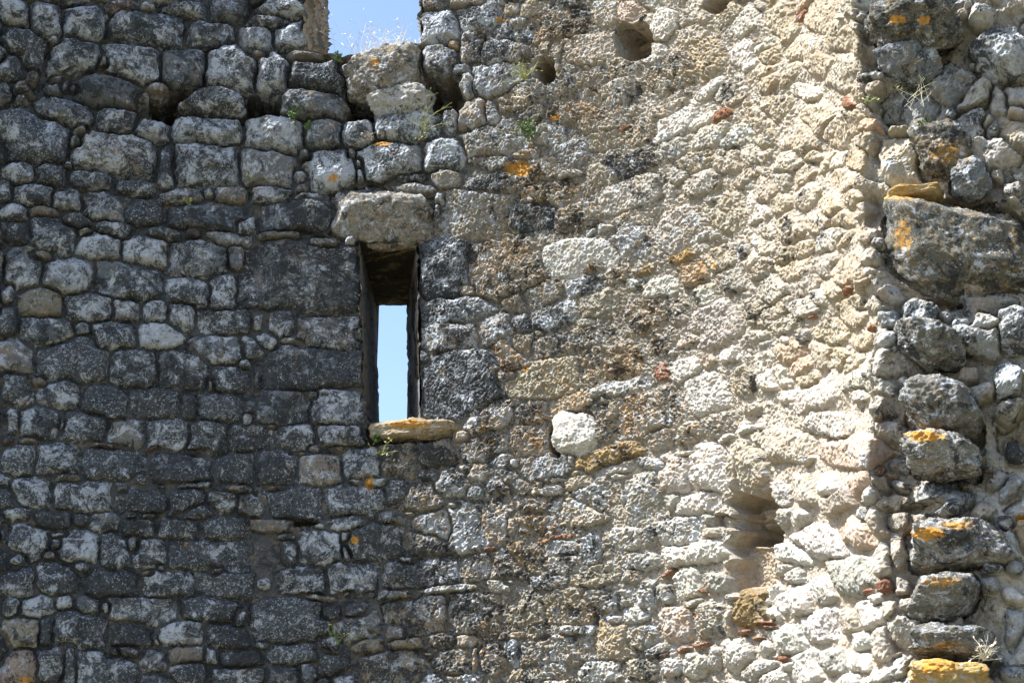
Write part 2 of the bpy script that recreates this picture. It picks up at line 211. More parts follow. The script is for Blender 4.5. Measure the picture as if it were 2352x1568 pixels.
# stones that stand well out of the masonry, built as whole rocks: crop x y w h ang tone depth(m) out(m) name label
ROCKS = [
 ((1,1),1140,395,840,470,-3,'O1',.30,.02,'lintel_stone','rough lintel boulder with yellow lichen over the slit'),
 ((1,2),1390,812,730,150,2,'O2',.16,.03,'sill_stone','orange lichened sill slab under the slit'),
 ((1,0),1140,600,640,400,12,'O1',.26,.04,'coping_stone','long lichened boulder forming the bottom of the gap in the battlement'),
 ((1,0),1290,850,490,250,10,'w',.22,.03,'stone','smooth pale grey stone wedged beneath the coping boulder'),
 ((2,2),622,850,360,350,-8,'W',.20,.02,'stone','loose white block standing proud beside a small hole'),
 ((3,0),1410,215,760,440,-2,'O3',.34,.22,'stone','dark corbel stone with round orange lichen spot, topmost of the broken edge'),
 ((3,0),1370,550,560,290,0,'g',.26,.10,'stone','grey wedge stone under the topmost corbel'),
 ((3,0),1660,1290,430,470,-10,'O3',.22,.10,'stone','pitted stone covered in orange and black lichen'),
 ((3,1),1880,120,360,280,-15,'g',.20,.12,'stone','pointed grey stone above the great boulder'),
 ((3,1),1420,225,500,110,6,'Y',.18,.05,'stone','thin slab yellow with lichen lying on the great boulder'),
 ((3,1),1770,660,1220,860,-6,'O3',.34,.08,'stone','great dark boulder, the largest stone of the broken edge'),
 ((3,1),1550,1500,520,360,-10,'G',.30,.16,'stone','shadowed brown stone jutting out below the great boulder'),
 ((3,2),1640,610,600,460,-8,'G',.30,.18,'stone','grey stone with sunlit top jutting from the middle of the broken edge'),
 ((3,2),1640,1030,600,360,-5,'O4',.28,.16,'stone','black knobbly stone capped with bright orange lichen'),
 ((3,3),1010,215,500,250,8,'O4',.32,.14,'stone','long pale stone with orange lichen on its top'),
 ((3,3),960,460,340,225,0,'G',.28,.18,'stone','rounded dark stone, second up from the yellow one'),
 ((3,3),990,690,410,165,-3,'G',.26,.16,'stone','flat dark stone directly above the yellow one'),
 ((3,3),985,850,390,150,-2,'Y',.28,.18,'stone','bright yellow lichened stone, lowest of the broken edge'),
]
#            base colour        crust pale rough
TONES = {'d':((.135,.150,.160),.62,.58,1.1),'L':((.265,.280,.285),.50,.68,1.1),'g':((.170,.187,.200),.44,.48,.9),'k':((.150,.150,.142),.54,.66,1.5),'K':((.030,.027,.023),.3,.1,.9),  # K: near-black, shade inside the slit put into the colour
 'w':((.400,.380,.335),.30,.48,1.0),'W':((.560,.535,.480),.10,.30,.85),'b':((.400,.350,.280),.25,.35,.9),'S':((.480,.465,.435),.10,.35,.6),'o':((.350,.305,.215),.35,.35,1.1),
 'y':((.240,.185,.105),.45,.35,1.0),'r':((.240,.120,.075),.25,.35,.8),'r2':((.160,.080,.050),.40,.25,.7),'p':((.470,.330,.240),.22,.35,.9),
 'm':((.320,.295,.240),.42,.50,1.5),'G':((.175,.168,.148),.42,.48,1.1),'Wo':((.600,.560,.480),.15,.5,1.0),
 'O1':((.210,.200,.168),.46,.50,1.3),'O2':((.330,.270,.180),.25,.35,.9),'O3':((.130,.128,.108),.50,.42,1.3),'O4':((.230,.220,.195),.45,.52,1.4),'Y':((.420,.330,.140),.15,.45,.8)}
RUST = {'G':.18,'o':.12,'y':.20,'O1':.42,'O2':.40,'O3':.38,'O4':.30,'Y':.60,'Wo':.35,'L':.10,'b':.14,'m':.16}
# orange lichen patches (2352 frame): x y rx ry strength
LICHEN = [(1145,42,11,8,1),(722,52,32,15,.9),(715,50,15,12,1),(862,141,15,11,1),(920,120,60,14,.6),(872,326,30,11,1.1),(1277,269,17,7,1.1),(1190,385,34,20,1.25),(765,410,13,10,1.1),(940,974,58,13,1),
 (848,1110,13,22,1.1),(815,1242,13,9,1.2),(1207,845,9,7,1.1),(2060,45,26,12,1.1),(2122,47,15,11,1.5),(2040,380,30,30,.5),(2178,350,60,40,.7),(2080,452,60,10,.8),(2075,540,30,60,.75),(2330,560,30,40,.6),
 (2125,1000,48,13,1.5),(2130,1225,44,15,1.4),(2200,1205,50,12,.9),(2345,1190,18,12,1.1),(2160,1335,60,14,.8),(2155,1530,55,22,1.2),(1180,580,60,34,.62),(1640,610,9,9,1),(1690,240,40,60,.5),(1330,285,40,15,.4),
 (1560,1255,30,12,.4),(640,300,70,20,.45),(690,300,40,12,.5),(780,370,40,35,.45),(860,480,60,40,.5),(60,1480,60,25,.35),(760,460,20,16,.4),(880,690,20,20,.2),(1245,1450,30,15,.4),(925,1370,30,15,.5),(2170,1480,50,14,.6),
 (430,1248,14,14,.6),(60,1560,20,10,1.1),(1990,500,60,80,.35),(1900,600,80,80,.3)]
# hollows: x y rx ry depth (2352 frame)
HOLES = [(378,238,70,31,.40,3),(425,222,34,26,.36,3),(598,238,54,32,.42,3),(820,244,42,32,.42,3),(1005,208,50,40,.42,3.5),(1040,226,26,30,.34),(1250,158,24,34,.34,2),(1452,92,42,42,.30,5),(1456,108,36,26,.45,5),(1642,8,26,22,.4),
 (1272,1010,17,34,.26),(1720,1192,52,62,.24,5),(1718,1268,57,84,.17,6),(700,1196,32,9,.12),(880,1012,46,9,.09),(750,720,62,2,.02),(745,905,10,5,.05),(975,1008,40,5,.08),(370,468,4,3,.02),(486,382,14,7,.06),
 (2120,1160,50,14,.10),(2150,690,60,12,.10),(2230,985,30,40,.12)]

# ------------------------------------------------------------------ the grid
def axis(lo, f0, f1, hi, fine, coarse):
    a = [np.arange(lo, f0, coarse), np.arange(f0, f1, fine), np.arange(f1, hi, coarse), [hi]]
    return np.unique(np.round(np.concatenate(a), 5))
ZTOP = 8.75
FINE = .0056
sa = axis(S_MIN+.001, S_MIN+.002, S_CORNER+.95, S_MAX-.001, FINE, .03)
za = axis(0.0, 2.42, 8.30, ZTOP, FINE, .035)
SG, ZG = np.meshgrid(sa, za)                    # rows z, columns s
X0, Y0, NXg, NYg = surf(SG, ZG)
PX, PY = proj(X0, Y0, ZG)
SH_ = SG.shape
print('grid', SH_)
wx = (noise(X0*3.1, Y0*3.1, ZG*3.1, 1)*.030+noise(X0*9, Y0*9, ZG*9, 2)*.022+noise(X0*24, Y0*24, ZG*24, 3)*.011+noise(X0*55, Y0*55, ZG*55, 4)*.004)
wz = (noise(X0*3.3, Y0*3.3, ZG*3.3, 5)*.020+noise(X0*9, Y0*9, ZG*9, 6)*.018+noise(X0*24, Y0*24, ZG*24, 7)*.010+noise(X0*55, Y0*55, ZG*55, 8)*.004)
Sw, Zw = SG+wx*.8, ZG+wz*.8
BEST = np.full(SH_, 9., np.float32); SEC = np.full(SH_, 9., np.float32); ID = np.full(SH_, -1, np.int32); ID2 = np.full(SH_, -1, np.int32)
ST = []                                        # dicts of stones
def local_frame(px, py, w, h, ang):
    c = unproj(px, py); k = 4.0
    a = unproj(px+k, py); b = unproj(px, py+k); a2 = unproj(px-k, py); b2 = unproj(px, py-k)
    J = np.array([[(a[0]-a2[0])/(2*k), (b[0]-b2[0])/(2*k)], [(a[1]-a2[1])/(2*k), (b[1]-b2[1])/(2*k)]])
    ca, sa_ = math.cos(R(ang)), math.sin(R(ang))
    u = J@np.array([ca, -sa_])*(w/2); v = J@np.array([sa_, ca])*(h/2)
    return np.array(c), np.column_stack([u, v])
def add_stone(c, M, tone, push=0., power=3.8, auto=False, rock=False):
    i = len(ST)
    Mi = np.linalg.inv(M); ext = np.abs(M).sum(axis=1)*1.75+.03
    i0, i1 = np.searchsorted(za, [c[1]-ext[1], c[1]+ext[1]]); j0, j1 = np.searchsorted(sa, [c[0]-ext[0], c[0]+ext[0]])
    size = math.sqrt(abs(np.linalg.det(M)))
    ST.append(dict(c=c, M=M, Mi=Mi, tone=tone, push=push, size=size, mn=min(np.linalg.norm(M[:, 0]), np.linalg.norm(M[:, 1])), auto=auto, rock=rock))
    if i1 <= i0 or j1 <= j0: return i
    sl_ = (slice(i0, i1), slice(j0, j1))
    ds = Sw[sl_]-c[0]; dz = Zw[sl_]-c[1]
    q1 = np.abs(Mi[0, 0]*ds+Mi[0, 1]*dz); q2 = np.abs(Mi[1, 0]*ds+Mi[1, 1]*dz)
    r = (q1**power+q2**power)**(1/power)
    b = BEST[sl_]; s_ = SEC[sl_]; d = ID[sl_]; d2 = ID2[sl_]
    m = r < b
    s_[m] = b[m]; d2[m] = d[m]; b[m] = r[m]; d[m] = i
    m2 = (~m) & (r < s_); s_[m2] = r[m2]; d2[m2] = i
    return i
for c in CROPS:
    for tok in CROPS[c].replace('\n', ';').split(';'):
        t = tok.split()
        if not t: continue
        x, y, k = crop_pt(c, float(t[0]), float(t[1]))
        cc, M = local_frame(x, y, float(t[2])*k*1.02, float(t[3])*k*1.02, float(t[4]))
        add_stone(cc, M, t[5], float(t[6])*.01 if len(t) > 6 else 0., power=2.1 if t[5] == 'S' else rng.uniform(2.5, 4.4))
rock_ids = []
for r_ in ROCKS:
    x, y, k = crop_pt(r_[0], r_[1], r_[2])
    cc, M = local_frame(x, y, r_[3]*k, r_[4]*k, r_[5])
    rock_ids.append(add_stone(cc, M*.97, r_[6], -.05, rock=True))
N_TR = len(ST)
# coursed masonry outside the traced part, then chips and small stones in what is left over
def bestat(s, z):
    j = min(np.searchsorted(sa, s), len(sa)-1); i = min(np.searchsorted(za, z), len(za)-1)
    return BEST[i, j], PX[i, j], PY[i, j]
z = .1
while z < ZTOP:
    hh = rng.uniform(.15, .24); s = S_MIN+rng.uniform(0, .3)
    while s < S_MAX:
        ww = rng.uniform(.18, .42)
        b, px, py = bestat(s+ww/2, z+hh/2)
        if b > 1.25 and (px < -10 or px > 2362 or py < -12 or py > 1580):
            add_stone(np.array([s+ww/2, z+hh/2+rng.normal()*.01]), np.diag([ww/2, hh/2]), random.choice('dLgLbd' if s < 2 else 'wbwm'), rng.normal()*.006, auto=True)
        s += ww
    z += hh
for tries in range(3600):
    s = rng.uniform(-2.7, S_CORNER+.9); z = rng.uniform(2.45, 8.25)
    b, px, py = bestat(s, z)
    lim = 1.30 if px < 1100 else (1.34 if s < S_CORNER else 1.08)
    if b < lim or px < -10 or px > 2362 or py < -10 or py > 1578: continue
    broken = s > S_CORNER
    a = min((b-1)*.10, .09)*rng.uniform(.7, 1.1)*(1.0 if not broken else 1.3)+(.012 if not broken else .022)
    asp = (rng.uniform(1.1, 2.2) if px < 1400 else rng.uniform(1.4, 3.6)) if not broken else rng.uniform(.8, 1.5)
    th = rng.normal()*.2 if not broken else rng.uniform(0, 3)
    Rm = np.array([[math.cos(th), -math.sin(th)], [math.sin(th), math.cos(th)]])
    tn = random.choice('ggdLbk' if px < 1100 else ('mmbwL' if px < 1500 else ('wWbbwp' if not broken else 'wgwWbgw')))
    add_stone(np.array([s, z]), Rm@np.diag([a*asp, a]), tn, (rng.uniform(-.01, .04) if broken else rng.normal()*.004-.004), power=rng.uniform(1.5, 4.5), auto=True)
NS = len(ST); print('stones', NS, N_TR)
for k_ in TONES: TONES[k_] = (tuple(c_*.84 for c_ in TONES[k_][0]),)+TONES[k_][1:]
# per stone values
siz = np.array([t['size'] for t in ST], np.float32); mn = np.array([t['mn'] for t in ST], np.float32)
push = np.array([t['push'] for t in ST], np.float32)
rough_s = np.array([TONES[t['tone']][3] for t in ST], np.float32)
col_s = np.array([TONES[t['tone']][0] for t in ST], np.float32)*rng.uniform(.88, 1.12, (NS, 1)).astype(np.float32)
col_s = col_s*(1+rng.normal(size=(NS, 3))*.012).astype(np.float32)
for i, t in enumerate(ST):
    pxs = proj(*[q[0] for q in surf(np.array([t['c'][0]]), np.array([t['c'][1]]))[:2]], t['c'][1])[0]
    if t['c'][0] > S_CORNER-.03:
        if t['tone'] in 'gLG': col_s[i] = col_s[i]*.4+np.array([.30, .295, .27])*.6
    elif pxs > 1350 and t['tone'] in 'gL': col_s[i] = np.array([.40, .39, .35])
    elif pxs < 1000 and t['tone'] in 'wbW': col_s[i] *= .62
crust_s = np.array([TONES[t['tone']][1] for t in ST], np.float32)+rng.normal(size=NS)*.09
pale_s = np.array([TONES[t['tone']][2] for t in ST], np.float32)+rng.normal(size=NS)*.09
rust_s = np.array([RUST.get(t['tone'], .05) for t in ST], np.float32)+rng.normal(size=NS)*.04
tiltx = (rng.normal(size=NS)*.055).astype(np.float32); tiltz = (rng.normal(size=NS)*.05-.012).astype(np.float32)
cs = np.array([t['c'] for t in ST], np.float32)
idc = np.maximum(ID, 0)
sz1 = np.minimum(siz[idc], mn[idc]*1.25); sz2 = siz[np.maximum(ID2, 0)]; sz2m = np.minimum(sz2, mn[np.maximum(ID2, 0)]*1.25)
e_n = np.where(ID2 >= 0, (SEC-BEST)*sz1*sz2m/(sz1+sz2m), 9)
BR = sstep(S_CORNER-.02, S_CORNER+.06, SG)      # 1 on the broken end of the wall
LR = sstep(1300, 1600, PX)*sstep(850, 1100, PY)*(1-BR)
tl = sstep(1150, 950, PX)*sstep(520, 330, PY)   # the rounded stones under the battlement
left = sstep(1400, 780, PX)
diag = sstep(1500, 1250, PX+.0*PY)
limit = 1.12+.26*left+.12*diag-.06*BR
e_o = (limit-BEST)*sz1
# openings (2352 frame)
def dist_open(px, py):
    sill = np.interp(px, [690, 760, 785, 803, 850, 905, 965, 980], [112, 118, 128, 122, 114, 106, 96, 60])
    dc = np.maximum(np.maximum(700+6*np.sin(py*.09)-px, px-(962+5*np.sin(py*.13))), py-sill)
    lx = 822+(py-545)*.038+2.5*np.sin(py*.05); rx = 958+(py-530)*.018+2*np.sin(py*.043+1)
    ds_ = np.maximum(np.maximum(lx-px, px-rx), np.maximum(530-py, py-966))
    return dc, ds_
dcr, dsl = dist_open(PX, PY)
d_open = np.minimum(dcr, dsl)/340.
edge = np.minimum(np.minimum(e_n, e_o), np.maximum(d_open, 0)+.004)
gap = .005+.004*left+.003*noise(X0*7, Y0*7, ZG*7, 9)
rr = np.clip(sz1*(.55+.35*tl), .012, .10)*(1-.35*diag*(1-left))*(1-.40*(1-left)*(1-BR)*(1-LR))*(1-.25*left*(1-tl))
tt = np.clip((edge-gap)/rr, 0, 1)
dome = np.sqrt(1-(1-tt)**2)
pillow = 1-np.clip(BEST, 0, 1.4)**2
J = .024+.018*LR+.045*left*(1-.55*sstep(700, 1000, PY))+.045*tl+.045*BR+.012*sstep(1450, 1750, PX)*(1-BR)+.008*sstep(1100, 1568, PY)*left
stone = edge > gap
n1 = noise(X0*2.2, Y0*2.2, ZG*2.2, 20); n2 = noise(X0*.7, Y0*.7, ZG*.7, 21)
cutd = rng.uniform(0, 6.28, (NS, 2)); cuts = rng.uniform(.10, .45, (NS, 2)); cuts[cs[:, 0] > S_CORNER-.03] *= 2.2; tiltx[cs[:, 0] > S_CORNER-.03] *= 4; tiltz[cs[:, 0] > S_CORNER-.03] *= 4; cuto = rng.uniform(.25, .8, (NS, 2))
hcut = np.full(SH_, 9.)
for k in (0, 1):
    dd = (SG-cs[idc, 0])*np.cos(cutd[idc, k])+(ZG-cs[idc, 1])*np.sin(cutd[idc, k])
    hcut = np.minimum(hcut, -(dd-cuto[idc, k]*mn[idc])*cuts[idc, k]+.004)
hs = push[idc]+(dome-1)*J+pillow*(.001+.014*LR+.009*left+.02*tl)+tiltx[idc]*(SG-cs[idc, 0])+tiltz[idc]*(ZG-cs[idc, 1])*1.3
hs = np.where(hs > -J*.9+push[idc], np.minimum(hs, np.maximum(push[idc]+hcut, push[idc]-J*.9)), hs)
hm = -J+.004*n1
proud = sstep(1500, 1750, PX)*(1-BR)            # bedding mortar nearly flush on the sunny side
hm = hm+proud*.005
H = np.where(stone, hs, hm)
H = np.where(ID < 0, hm, H)
H = H+.012*n2+.012*n1+BR*(.10*noise(X0*1.5, Y0*1.5, ZG*1.5, 33)+.07*1.4*noise(X0*4, Y0*4, ZG*4, 34)+.03*noise(X0*10, Y0*10, ZG*10, 35))
# crust, pits and chips
bil = fbm(X0, Y0, ZG, 14, 5, 40, .62, True)
fb = fbm(X0, Y0, ZG, 7, 4, 60, .55)
pits = np.clip(noise(X0*42, Y0*42, ZG*42, 77)-.28, 0, 1)
rough = np.where(stone, rough_s[idc], .55)*(1+.3*BR)
mid = sstep(750, 1250, PX)*sstep(2050, 1500, PX)
blendR = sstep(1250, 1500, PX)*sstep(1200, 800, PY)*(1-BR)
rough = np.where(stone, rough, .55+.45*mid+.40*blendR+.5*BR)
kn = knobs(SG, ZG, X0, Y0, ZG)
H = H+rough*(bil*(.004+.003*mid)+kn*(.0095+.014*mid+.006*(1-left))+fb*(.010+.012*(1-left)))-rough*pits*.012
fine = noise(X0*88, Y0*88, ZG*88, 88); fine2 = noise(X0*52, Y0*52, ZG*52, 89)
H = H+(fine*.0030+fine2*.0040)*(.6+.9*mid+.5*(1-left)*(1-mid))*np.where(stone, np.clip(rough, .5, 1.3), 1.)
hole_m = np.zeros(SH_, np.float32)
for hx, hy, rx, ry, dep, *pp in HOLES:
    pp = pp[0] if pp else 2.6
    q = (np.abs((PX-hx+noise(PX*.03, PY*.03, 0*PX, 5)*rx*.3+noise(PX*.09, PY*.09, 0*PX, 5)*rx*(.16 if pp < 3.9 else .0))/rx)**pp+np.abs((PY-hy+noise(PX*.03, PY*.03, 0*PX+4, 6)*ry*.3+noise(PX*.09, PY*.09, 0*PX+4, 6)*ry*(.16 if pp < 3.9 else .0))/ry)**pp)**(1/pp)
    m = sstep(1.08, .82, q); m[(np.abs(PX-hx) > rx*2) | (np.abs(PY-hy) > ry*2)] = 0
    keep = np.where(stone & (push[idc] >= .05), .0, 1.0)      # a stone that bridges a hollow stays
    H = H-m*dep*keep; hole_m = np.maximum(hole_m, m)
H = H.astype(np.float32)
# colours: stone or bedding mortar, weather by place, some sun and shade put in
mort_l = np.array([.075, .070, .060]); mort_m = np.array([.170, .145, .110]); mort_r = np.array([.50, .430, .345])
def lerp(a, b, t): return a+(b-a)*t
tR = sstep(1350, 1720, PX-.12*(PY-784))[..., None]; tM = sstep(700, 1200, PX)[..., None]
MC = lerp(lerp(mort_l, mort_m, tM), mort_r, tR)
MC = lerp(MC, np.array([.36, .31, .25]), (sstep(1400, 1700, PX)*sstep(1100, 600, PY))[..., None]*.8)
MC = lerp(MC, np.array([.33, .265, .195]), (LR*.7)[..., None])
MC = lerp(MC, np.array([.30, .285, .250])*(1+.8*sstep(900, 1150, PY)*sstep(2200, 2280, PX))[..., None], BR[..., None]*.9)  # lower right mortar brightened, its sunlit look put into the colour
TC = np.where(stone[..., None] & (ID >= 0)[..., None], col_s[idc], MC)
unif = (mid*.40)[..., None]*np.where(ID[..., None] >= 0, 1, 1); keepc = np.isin(idc, [i for i, t in enumerate(ST) if t['tone'] in ('r', 'W', 'y', 'w', 'S')])[..., None]
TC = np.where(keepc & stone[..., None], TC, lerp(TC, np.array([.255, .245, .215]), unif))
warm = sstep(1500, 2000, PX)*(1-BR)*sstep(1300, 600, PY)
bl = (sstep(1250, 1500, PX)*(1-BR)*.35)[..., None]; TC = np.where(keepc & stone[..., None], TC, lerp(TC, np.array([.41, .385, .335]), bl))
TC = lerp(TC, np.array([.150, .168, .184]), (left*.35)[..., None])*(1-.22*left)[..., None]  # bluish shade of the left side put into the colour
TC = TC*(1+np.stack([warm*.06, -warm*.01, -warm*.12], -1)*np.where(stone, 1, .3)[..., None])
sunny = tR[..., 0]*(1-BR)
isrock = np.isin(idc, rock_ids) & (ID >= 0)
TC = np.where((isrock | (hole_m > .4))[..., None], lerp(MC, np.array([.30, .25, .19]), .5*(1-left)[..., None]), TC)
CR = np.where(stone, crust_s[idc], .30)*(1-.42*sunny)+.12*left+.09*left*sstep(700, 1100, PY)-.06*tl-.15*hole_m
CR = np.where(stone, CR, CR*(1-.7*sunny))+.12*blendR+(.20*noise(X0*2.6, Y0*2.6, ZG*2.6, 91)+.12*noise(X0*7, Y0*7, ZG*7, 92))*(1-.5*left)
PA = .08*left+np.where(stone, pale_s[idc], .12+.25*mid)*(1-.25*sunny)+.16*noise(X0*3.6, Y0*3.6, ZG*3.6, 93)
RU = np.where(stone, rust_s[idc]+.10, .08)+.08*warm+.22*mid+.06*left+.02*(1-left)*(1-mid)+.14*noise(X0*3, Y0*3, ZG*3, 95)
for lx, ly, rx, ry, k in LICHEN:
    a = (np.abs(PX-lx) < rx*2.4) & (np.abs(PY-ly) < ry*2.4)
    q = np.hypot((PX[a]-lx)/rx, (PY[a]-ly)/ry)
    q = q+.45*noise(PX[a]*.11, PY[a]*.11, 0*q, 71)+.3*noise(PX[a]*.3, PY[a]*.3, 0*q, 72)
    RU[a] = np.maximum(RU[a], .93*k*sstep(1.35, .45, q))
RU[isrock] = .05
# positions and normals of the whole grid
P = np.stack([X0+NXg*H, Y0+NYg*H, ZG], -1)
P[..., 2] -= H*.10*0
du = np.gradient(P, axis=1); dv = np.gradient(P, axis=0)
NV = np.cross(du, dv); NV /= np.linalg.norm(NV, axis=-1, keepdims=True)+1e-12
if (NV[..., 1].mean() > 0): NV = -NV

# ------------------------------------------------------------------ material
def stone_material():
    m = bpy.data.materials.new('weathered_limestone'); m.use_nodes = True
    t = m.node_tree; N = t.nodes; Lk = t.links.new; N.clear()
    out = N.new('ShaderNodeOutputMaterial'); bs = N.new('ShaderNodeBsdfPrincipled'); Lk(bs.outputs[0], out.inputs[0])
    bs.inputs['Roughness'].default_value = .93; bs.inputs['Specular IOR Level'].default_value = .18
    tone = N.new('ShaderNodeVertexColor'); tone.layer_name = 'tone'
    wear = N.new('ShaderNodeVertexColor'); wear.layer_name = 'wear'
    sp = N.new('ShaderNodeSeparateColor'); Lk(wear.outputs[0], sp.inputs[0])
    geo = N.new('ShaderNodeNewGeometry'); pos = geo.outputs['Position']
    def nz(scale, det=6, rough=.6, dist=0.):
        n = N.new('ShaderNodeTexNoise'); n.inputs['Scale'].default_value = scale; n.inputs['Detail'].default_value = det
        n.inputs['Roughness'].default_value = rough; n.inputs['Distortion'].default_value = dist; Lk(pos, n.inputs['Vector']); return n.outputs[0]
    def mth(op, a, b=None, clamp=False):
        n = N.new('ShaderNodeMath'); n.operation = op; n.use_clamp = clamp
        for k, v in ((0, a), (1, b)):
            if v is None: continue
            if isinstance(v, (int, float)): n.inputs[k].default_value = v
            else: Lk(v, n.inputs[k])
        return n.outputs[0]
    def mix(f, a, b, mode='MIX'):
        n = N.new('ShaderNodeMix'); n.data_type = 'RGBA'; n.blend_type = mode
        for k, v in ((0, f), (6, a), (7, b)):
            if isinstance(v, (int, float)): n.inputs[k].default_value = v
            elif isinstance(v, tuple): n.inputs[k].default_value = v+(1,)
            else: Lk(v, n.inputs[k])
        return n.outputs[2]
    def thresh(noise_o, amount, soft=.06, lo=.72, hi=.28):     # amount 0..1 -> share of the surface covered
        th = mth('ADD', mth('MULTIPLY', amount, hi-lo), lo)
        return mth('DIVIDE', mth('SUBTRACT', noise_o, th), soft, clamp=True)
    v = mth('ADD', mth('MULTIPLY', mth('ADD', nz(28, 6, .7), nz(110, 5, .75)), 1.15), -.15)
    vv = N.new('ShaderNodeCombineColor'); [Lk(v, vv.inputs[k]) for k in range(3)]
    c = mix(1.0, tone.outputs[0], vv.outputs[0], 'MULTIPLY')
    c = mix(mth('MULTIPLY', thresh(nz(9, 7, .7, .4), .44, .14), .58), c, (.26, .185, .11))           # brown stain
    tc = mix(.5, tone.outputs[0], (.30, .30, .29))
    c = mix(mth('MULTIPLY', thresh(nz(55, 4, .6), sp.outputs[2], .10, .70, .35), .75), c, (.44, .27, .09))
    ocm = thresh(nz(34, 8, .75, .4), sp.outputs[2], .16, .80, .28)
    oc = mix(mth('MULTIPLY', mth('SUBTRACT', nz(44, 7, .75), .36), 3.4, True), (.20, .16, .06), (.74, .30, .025))
    pl = thresh(nz(13, 11, .82, .5), sp.outputs[1], .055, .65, .385)
    c = mix(mth('MULTIPLY', pl, .88), c, mix(nz(90, 3, .6), (.28, .305, .335), (.56, .595, .63)))
    dk = thresh(nz(8, 12, .82, .6), sp.outputs[0], .045, .62, .385)
    c = mix(mth('MULTIPLY', dk, .90), c, mix(nz(80, 3, .6), (.006, .009, .013), (.052, .055, .056)))
    c = mix(mth('MULTIPLY', thresh(nz(50, 7, .75, .3), mth('MULTIPLY', sp.outputs[1], .62), .06, .68, .40), .55), c, (.40, .43, .455))
    vo = N.new('ShaderNodeTexVoronoi'); vo.inputs['Scale'].default_value = 48; Lk(pos, vo.inputs['Vector'])
    dots = mth('MULTIPLY', mth('LESS_THAN', vo.outputs['Distance'], .22), mth('GREATER_THAN', nz(11, 4, .6), mth('SUBTRACT', .72, mth('MULTIPLY', sp.outputs[1], .30))))
    c = mix(mth('MULTIPLY', dots, .75), c, (.40, .41, .42))
    c = mix(mth('MULTIPLY', ocm, mth('ADD', mth('MULTIPLY', nz(23, 6, .7), 1.5), .15, True)), c, oc)
    Lk(c, bs.inputs['Base Color'])
    b1 = N.new('ShaderNodeBump'); b1.inputs['Strength'].default_value = .9; b1.inputs['Distance'].default_value = .009
    hgt = mth('ADD', nz(120, 6, .7), mth('MULTIPLY', nz(45, 5, .65), 1.4)); Lk(hgt, b1.inputs['Height']); Lk(b1.outputs[0], bs.inputs['Normal'])
    return m
MAT = stone_material()
def mesh_obj(name, verts, faces, tone, wear, parent=None, normals=None, mat=None, origin=None):
    if origin is None: origin = verts.mean(axis=0)
    me = bpy.data.meshes.new(name); n = len(verts); f = len(faces); k = faces.shape[1]
    me.vertices.add(n); me.vertices.foreach_set('co', (verts-origin).astype(np.float32).ravel())
    me.loops.add(f*k); me.loops.foreach_set('vertex_index', faces.astype(np.int32).ravel())
    me.polygons.add(f); me.polygons.foreach_set('loop_start', np.arange(f, dtype=np.int32)*k)
    me.update(calc_edges=True)
    me.polygons.foreach_set('use_smooth', np.ones(f, bool))
    if tone is not None:
        for nm, arr in (('tone', tone), ('wear', wear)):
            ca = me.color_attributes.new(nm, 'FLOAT_COLOR', 'POINT')
            b = np.ones((n, 4), np.float32); b[:, :3] = arr; ca.data.foreach_set('color', b.ravel())
    if normals is not None: me.normals_split_custom_set_from_vertices(normals.astype(np.float32))
    me.materials.append(mat or MAT)
    o = bpy.data.objects.new(name, me); sc.collection.objects.link(o)
    if parent is not None:
        o.parent = parent; o.location = Vector(origin)-parent.location
    else: o.location = origin
    return o
def thing(name, label, cat, loc, group=None):
    o = bpy.data.objects.new(name, None); sc.collection.objects.link(o); o.location = loc; o.empty_display_size = .2
    o['label'] = label; o['category'] = cat
    if group: o['group'] = group
    return o
tower = thing('tower_wall', 'curved inner wall of rubble stone, dark with lichen at left and sunlit at right, pierced by an arrow slit', 'wall', (CX, CY+RAD, 0))
ex, ey, _, _ = surf(np.array([S_CORNER+.5]), np.array([0.]))
broken = thing('broken_wall_end', 'ragged broken end of the thick wall with dark stones jutting out, at the right', 'wall', (float(ex[0]), float(ey[0]), 0))

# ------------------------------------------------------------------ cut the grid into stones
nr, ncol = SH_
idx = np.arange(nr*ncol).reshape(SH_)
quads = np.stack([idx[:-1, :-1], idx[:-1, 1:], idx[1:, 1:], idx[1:, :-1]], -1).reshape(-1, 4)
fx = (PX[:-1, :-1]+PX[1:, 1:])/2; fy = (PY[:-1, :-1]+PY[1:, 1:])/2
a, b = dist_open(fx, fy); openm = ((np.minimum(a, b) < 0)).ravel()
fid = np.where((stone & (ID >= 0))[:-1, :-1], ID[:-1, :-1], -1).ravel()
fbr = (SG[:-1, :-1] > S_CORNER-.03).ravel()
keepf = ~openm
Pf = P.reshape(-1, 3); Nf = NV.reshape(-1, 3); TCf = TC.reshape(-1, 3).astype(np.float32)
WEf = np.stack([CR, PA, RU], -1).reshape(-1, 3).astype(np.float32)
vis = ((fx > 0) & (fx < 2352) & (fy > 0) & (fy < 1568)).ravel()
def sub(facemask, name, parent):
    q = quads[facemask]; u, inv = np.unique(q, return_inverse=True)
    return mesh_obj(name, Pf[u].astype(np.float64), inv.reshape(-1, 4), TCf[u], WEf[u], parent, Nf[u])
